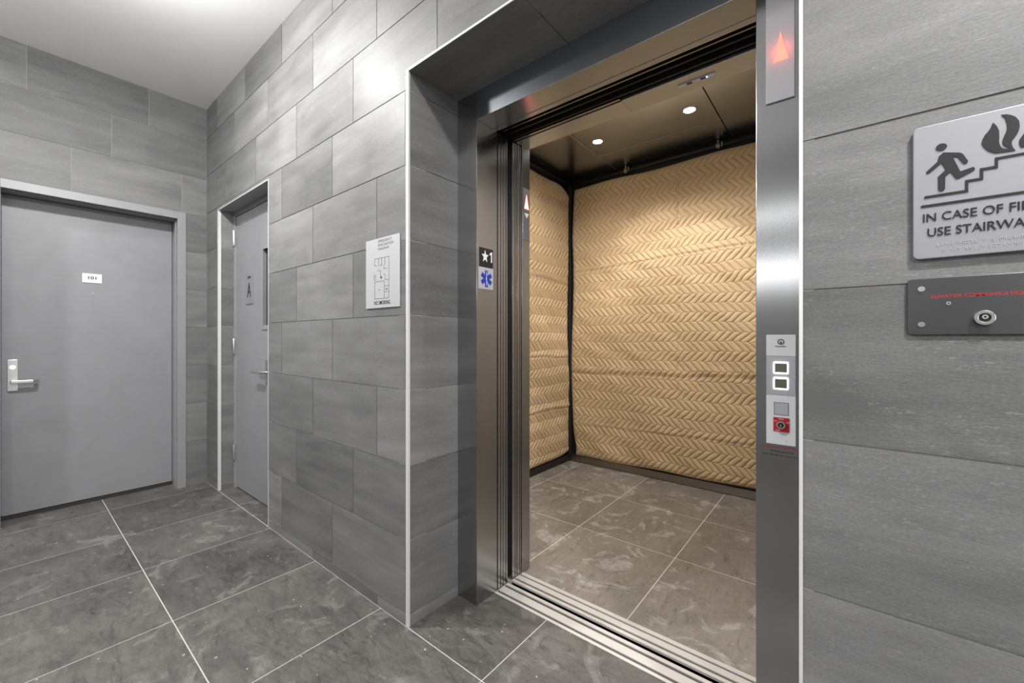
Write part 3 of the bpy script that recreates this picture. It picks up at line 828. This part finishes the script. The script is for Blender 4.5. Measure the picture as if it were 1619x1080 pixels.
# ------------------------------------------------------------------ elevator car
CX0, CX1, CY0, CY1, CZ = -2.075, -0.145, 1.6258, 3.42, 2.665
car = thing('elevator_car', 'open elevator car with steel ceiling and dusty taupe tiled floor', 'elevator', ((CX0 + CX1) / 2, (CY0 + CY1) / 2, -0.06))
tiled('car_floor', PF(0), CX0, CX1, CY0, CY1, lambda i, vm: [-1.915, -1.290, -0.706], [2.243, 2.818], 'cabfloor', 'cgrout', parent=car,
      gap=0.0042, depth=0.0006, back=0.04, rot=False)
MB().bx(CX0 - 0.03, CX1 + 0.03, CY1, CY1 + 0.03, -0.05, CZ + 0.1).build('back_wall', M['cabwall'], car)
MB().bx(CX0 - 0.03, CX0, CY0 + 0.06, CY1, -0.05, CZ + 0.1).build('side_wall', M['cabwall'], car)
MB().bx(CX1, CX1 + 0.03, CY0 + 0.06, CY1, -0.05, CZ + 0.1).build('side_wall', plain('taupe_laminate', (0.36, 0.335, 0.31), 0.45), car, label='taupe right wall of the car')
# front returns and car header
MB().bx(CX0, XS, CY0 - 0.010, CY0 + 0.055, 0.0, CZ).build('front_return', M['steelV'], car, bevel=0.001)
MB().bx(XR, CX1 + 0.03, CY0 - 0.010, CY0 + 0.055, 0.0, CZ).build('front_return', M['steelV'], car, bevel=0.001)
MB().bx(-0.7015, XR, 1.560, 1.668, ZS, CZ + 0.02).bx(XS, -0.7015, 1.566, 1.668, ZS, CZ + 0.02).build('car_header', M['steelH'], car, bevel=0.001)
# ceiling: six brushed panels with fine gaps, dark perimeter behind
MB().bx(CX0, CX1, CY0 + 0.04, CY1, CZ + 0.02, CZ + 0.03).build('ceiling_back', M['black'], car)
xs = [CX0 + 0.02, -1.575, -0.660, CX1 - 0.02]; ys = [CY0 + 0.045, 3.070, CY1 - 0.035]
for i in range(3):
    if i == 1:
        for j in range(2):
            MB().bx(xs[i] + 0.0025, xs[i + 1] - 0.003, ys[j] + (0.002 if j else 0), ys[j + 1] - (0.002 if not j else 0), CZ, CZ + 0.012).build('ceiling_panel', M['carsteel'], car, bevel=0.001)
    else:
        MB().bx(xs[i] + (0.0025 if i else 0), xs[i + 1] - (0.0025 if i < 2 else 0), ys[0], ys[2], CZ, CZ + 0.012).build('ceiling_panel', M['carsteel'], car, bevel=0.001)
MB().bx(-1.5775, -1.5725, ys[0], ys[2], CZ - 0.001, CZ + 0.012).build('ceiling_joint', M['satin'], car)
MB().bx(-1.5725, -0.6630, 3.0685, 3.0715, CZ - 0.001, CZ + 0.012).build('ceiling_joint', M['satin'], car)
# kick plates
MB().bx(CX0 + 0.012, CX1, CY1 - 0.018, CY1, 0.004, 0.064).build('kick_plate', steel_mat('kick_plate_steel', (0.32, 0.28, 0.25), 0.35, 'X', 0.5), car, bevel=0.001, label='brown-grey steel kick plate')
MB().bx(CX0, CX0 + 0.018, CY0 + 0.06, CY1 - 0.018, 0.004, 0.064).build('kick_plate', steel_mat('dark_kick_steel', (0.10, 0.10, 0.10), 0.4, 'Y', 0.5), car, bevel=0.001)
# sensor on the header underside
ph = PC(ZS)
s = thing('door_sensor', 'pale door sensor with blue LED under the car header', 'sensor', (-0.43, 1.6095, ZS - 0.003))
MB().rbox(ph, -0.495, -0.365, 1.600, 1.619, 0, 0.003, 0.003).build('housing', M['silver'], s)
for u in (-0.463, -0.415):
    MB().box(ph, u, u + 0.018, 1.603, 1.616, 0.003, 0.004).build('lens', plain('navy_lens', (0.01, 0.03, 0.12), 0.1), s)
MB().disc(ph, -0.3935, 1.6095, 0.0028, 0.003, 0.0045, 14).build('led', M['bluelit'], s, label='glowing blue LED')

# car lantern on the left car jamb
pc = PX(XS)
s = thing('car_lantern', 'narrow direction lantern with red up triangle on the left car jamb', 'indicator light', (XS, 1.645, 1.665))
MB().box(pc, 1.624, 1.672, 1.665, 1.925, 0, 0.003).build('glass_plate', plain('smoked_lantern_glass', (0.16, 0.15, 0.16), 0.1), s)
MB().poly(pc, [(1.632, 1.822), (1.668, 1.822), (1.650, 1.895)], 0.003, 0.0038).build('up_arrow', M['red_bright'], s, label='glowing red up triangle')
MB().poly(pc, [(1.632, 1.800), (1.668, 1.800), (1.650, 1.775)], 0.003, 0.0038).build('down_arrow', M['white'], s)

# pad rail
b = MB(); b.tube((CX0 + 0.03, CY1 - 0.045, 2.622), (CX1, CY1 - 0.045, 2.622), 0.011); rail = b.build('pad_rail', M['black'], car, label='black tube along the top of the back wall')
MB().bx(CX0 + 0.02, CX1, CY1 - 0.010, CY1 - 0.001, 2.50, 2.655).build('backing_strip', M['cabwall'], car)
MB().bx(CX0 + 0.001, CX0 + 0.010, CY0 + 0.08, CY1 - 0.04, 2.50, 2.655).build('backing_strip', M['cabwall'], car)
MB().tube((CX0 + 0.045, CY0 + 0.08, 2.622), (CX0 + 0.045, CY1 - 0.04, 2.622), 0.011).build('pad_rail', M['black'], car)
for x in (-1.475, -0.745):
    b = MB(); b.tube((x - 0.014, CY1 - 0.045, 2.622), (x + 0.014, CY1 - 0.045, 2.622), 0.019); b.bx(x - 0.008, x + 0.008, CY1 - 0.055, CY1 - 0.035, 2.60, 2.66)
    b.bx(x + 0.022, x + 0.034, CY1 - 0.063, CY1 - 0.030, 2.604, 2.642)
    b.build('clamp', M['clampmetal'], rail, bevel=0.001)


# ------------------------------------------------------------------ quilted pads
def quilt(name, pl, u0, u1, v0, v1, step, top, bot, side0, side1, seed, folds, label, useam=None):
    rs = np.random.RandomState(seed)
    nu = int((u1 - u0) / step) + 1; nv = int((v1 - v0) / step) + 1
    S, Tt = np.meshgrid(np.linspace(0, 1, nu), np.linspace(0, 1, nv))
    def wav(x, y, k):
        z = 0
        for i in range(6):
            fx, fy, ph = rs.uniform(0.5, k), rs.uniform(0.5, k), rs.uniform(0, 6.28)
            z = z + np.sin(x * fx + y * fy + ph) / 6
        return z
    vt = v1 + top(u0 + S * (u1 - u0)); vb = v0 + bot(u0 + S * (u1 - u0))
    V = vb + Tt * (vt - vb)
    ua = u0 + side0(V); ub = u1 + side1(V)
    U = ua + S * (ub - ua)
    # stitched herringbone
    wu = U + 0.012 * wav(U * 6, V * 6, 2.2) + 0.006 * wav(U * 26, V * 26, 2)
    wv = V + 0.014 * wav(U * 5, V * 5, 2.2) + 0.004 * wav(U * 26, V * 22, 2)
    H_ = 0.076; P_ = 0.052
    bandf = wv / H_; bi = np.floor(bandf); fr = bandf - bi
    tri = np.where(bi % 2 == 0, fr, 1 - fr) * 0.068
    ph = (wu + tri) / P_ + np.where(bi % 2 == 0, 0.0, 0.14)
    f = ph - np.floor(ph)
    rib = 1 - np.abs(2 * f - 1) ** 3.2
    edge = np.minimum(fr, 1 - fr)
    be = np.clip(edge / 0.10, 0, 1)
    rib2 = rib * (0.70 + 0.30 * be)
    h = 0.0100 * rib2
    st = np.clip(1 - rib * 2.2, 0, 1)
    # loose folds and sag
    h += 0.012 * wav(U * 3, V * 4, 2.5) + 0.006 * wav(U * 9, V * 14, 2.2) + 0.003 * wav(U * 24, V * 30, 2.4)
    for (vf, amp, wd, sl) in folds:
        c = vf + sl * np.sin(U * 2.3 + seed) + 0.01 * wav(U * 8, V * 0, 2)
        d = V - c
        h += amp * np.exp(-(d / wd) ** 2) - amp * 0.9 * np.exp(-((d + wd * 1.4) / (wd * 0.55)) ** 2)
        fine = np.sin(U * 330 + 5 * np.sin(U * 17)) * 0.0016 * np.exp(-(d / (wd * 1.6)) ** 2)
        h += fine
    if useam is not None:
        d = U - (useam + 0.006 * np.sin(V * 5)); h += -0.008 * np.exp(-(d / 0.007) ** 2) + 0.006 * np.clip(1 - np.abs(d - 0.03) / 0.03, 0, 1)
    # edges pulled back
    e = np.minimum.reduce([S * (u1 - u0), (1 - S) * (u1 - u0), Tt * (v1 - v0), (1 - Tt) * (v1 - v0)])
    k = np.clip(e / 0.035, 0, 1) ** 0.5
    W = 0.012 + (h + 0.016) * k
    X, Y, Z = pl(U, V, W)
    co = np.stack([X + 0 * U, Y + 0 * U, Z + 0 * U], -1).reshape(-1, 3)
    idx = np.arange(nu * nv).reshape(nv, nu)
    q = np.stack([idx[:-1, :-1], idx[:-1, 1:], idx[1:, 1:], idx[1:, :-1]], -1).reshape(-1, 4)
    # skirt
    ring = np.concatenate([idx[0, :], idx[1:, -1], idx[-1, -2::-1], idx[-2:0:-1, 0]])
    Xb, Yb, Zb = pl(U, V, 0.001 + 0 * U)
    cb = np.stack([Xb + 0 * U, Yb + 0 * U, Zb + 0 * U], -1).reshape(-1, 3)[ring]
    base = len(co); n = len(ring)
    bi_ = base + np.arange(n)
    sk = np.stack([ring, bi_, np.roll(bi_, -1), np.roll(ring, -1)], -1)
    co = np.concatenate([co, cb]); qs = np.concatenate([q, sk])
    stt = np.concatenate([st.ravel(), np.zeros(n)])
    me = bpy.data.meshes.new(name)
    me.vertices.add(len(co)); me.vertices.foreach_set('co', co.ravel().astype(np.float32))
    me.loops.add(qs.size); me.loops.foreach_set('vertex_index', qs.ravel().astype(np.int32))
    me.polygons.add(len(qs)); me.polygons.foreach_set('loop_start', np.arange(0, qs.size, 4, dtype=np.int32))
    sm = np.ones(len(qs), dtype=bool); me.polygons.foreach_set('use_smooth', sm)
    mi = np.zeros(len(qs), dtype=np.int32); mi[len(q):] = 1
    me.materials.append(M['quilt']); me.materials.append(M['binding'])
    me.polygons.foreach_set('material_index', mi)
    a = me.attributes.new('stitch_shade', 'FLOAT', 'POINT'); a.data.foreach_set('value', stt.astype(np.float32))
    me.update(calc_edges=True); me.validate()
    o = bpy.data.objects.new(name, me); C.objects.link(o); place(o)
    tag(o, label, 'moving pad', 'quilted pads on the car walls')
    return o

quilt('moving_pad', PY(CY1 - 0.012), CX0 + 0.055, CX1 - 0.005, 0.066, 2.585, 0.0040,
      lambda u: 0.006 * np.sin(u * 7) - 0.010 * np.exp(-((u + 1.35) / 0.22) ** 2) - 0.006 * np.exp(-((u + 0.6) / 0.12) ** 2),
      lambda u: 0.022 * (u - CX0) / 1.9 + 0.004 * np.sin(u * 9),
      lambda v: 0.012 * np.sin(v * 4 + 1) + 0.035 * np.clip((v - 2.1) / 0.5, 0, 1) + 0.03 * np.exp(-((v - 0.12) / 0.12) ** 2),
      lambda v: 0 * v, 3,
      [(1.84, 0.003, 0.014, 0.03), (0.90, 0.005, 0.030, 0.015), (0.40, 0.003, 0.016, 0.02)],
      'wide tan quilted pad covering the back wall of the elevator car', useam=-1.03)
quilt('moving_pad', PX(CX0 + 0.012), CY0 + 0.09, CY1 - 0.055, 0.062, 2.590, 0.0044,
      lambda u: 0.006 * np.sin(u * 8) - 0.07 * np.clip((u - 3.15) / 0.2, 0, 1) ** 2,
      lambda u: 0.015 + 0.025 * np.clip((u - 3.15) / 0.2, 0, 1) ** 2,
      lambda v: 0 * v,
      lambda v: 0.010 * np.sin(v * 3.2) - 0.01, 8,
      [(1.02, 0.004, 0.016, 0.01), (0.55, 0.006, 0.018, 0.01), (1.7, 0.003, 0.02, 0.02)],
      'narrow tan quilted pad covering the left side wall of the elevator car')
b = MB()
for k in range(24):
    za, zb = 0.07 + k * 0.106, 0.07 + (k + 1) * 0.106
    w = 0.020 + 0.012 * max(0, (za - 2.2) / 0.4)
    b.bx(CX0 + 0.019, CX0 + 0.022 + w, CY1 - 0.024 - w, CY1 - 0.019, za, zb)
b.build('corner_strip', M['binding'], car)


# ------------------------------------------------------------------ lamps
def downlight(name, lab, x, y, z, r, power, grp, cone=120, blend=0.6, tilt=(0, 0), col=(1, 0.97, 0.93), soft=0.03, cat='downlight'):
    t = thing(name, lab, cat, (x, y, z - 0.004), grp)
    pz = PC(z)
    MB().ring(pz, x, y, r, r * 1.25, -0.002, 0.003, 36).build('trim_ring', M['satin'], t)
    MB().disc(pz, x, y, r, -0.002, 0.001, 32).build('lens', M['lamp'], t, label='bright lamp lens')
    l = bpy.data.lights.new('lamp', 'SPOT'); l.energy = power; l.spot_size = R(cone); l.spot_blend = blend; l.color = col; l.shadow_soft_size = soft
    o = bpy.data.objects.new('lamp', l); C.objects.link(o); o.location = (x, y, z - 0.03)
    o.rotation_euler = (R(tilt[1]), R(tilt[0]), 0)
    return t

def disc_lamp(lab, x, y, power, soft=0.04):
    t = thing('ceiling_light', lab, 'ceiling light', (x, y, ZC - 0.10), 'surface mounted lobby ceiling lights')
    pz = PC(ZC)
    MB().ring(pz, x, y, 0.118, 0.130, 0, 0.03, 40).build('housing', M['white'], t, bevel=0.001)
    MB().disc(pz, x, y, 0.118, 0.0, 0.10, 36).build('diffuser', M['diffuser'], t, label='glowing round diffuser')
    a_ = bpy.data.lights.new('lamp', 'AREA'); a_.shape = 'DISK'; a_.size = 2 * soft; a_.energy = power; a_.color = (1.0, 0.99, 0.98)
    ao = bpy.data.objects.new('lamp', a_); C.objects.link(ao); ao.location = (x, y, ZC - 0.105)
    l = bpy.data.lights.new('lamp', 'POINT'); l.energy = power * P_GLOW; l.color = (1.0, 0.99, 0.98); l.shadow_soft_size = soft  # extra point light, added to brighten the ceiling around the drum
    o = bpy.data.objects.new('lamp', l); C.objects.link(o); o.location = (x, y, ZC - 0.16)
disc_lamp('round lobby ceiling light nearest the apartment door and niche', -2.35, 0.20, P_LOBBY_L)
disc_lamp('round lobby ceiling light to the right of the lift portal', 0.75, 0.30, P_LOBBY_R)
disc_lamp('unseen round fill light added on the lobby ceiling at the right rear', 1.5, -1.6, P_LOBBY_FILL, 0.08)  # added rear light, fills the lobby from the right
disc_lamp('unseen round fill light added in the rear corner across from the apartment door', -3.2, -1.5, P_LOBBY_FILL, 0.10)  # added rear light, evens out the ceiling brightness
G2 = 'small car ceiling downlights'
CC = (1.0, 0.965, 0.915)
downlight('car_downlight', 'left bright downlight in the steel car ceiling', -1.461, 2.825, CZ, 0.034, P_CAR * 0.8, G2, 110, 0.4, (-20, 0), CC, 0.015)
downlight('car_downlight', 'right bright downlight in the steel car ceiling', -0.793, 2.812, CZ, 0.036, P_CAR * 1.0, G2, 84, 0.25, (6, 6), CC, 0.012)
downlight('car_downlight', 'unseen fill downlight added at the front left of the car ceiling', -1.461, 2.05, CZ, 0.020, P_CAR * 2.0, G2, 165, 0.5, (0, 0), CC, 0.02)  # front pair added out of view as broad fill for the car
downlight('car_downlight', 'unseen fill downlight added at the front right of the car ceiling', -0.793, 2.05, CZ, 0.020, P_CAR * 2.0, G2, 165, 0.5, (0, 0), CC, 0.02)
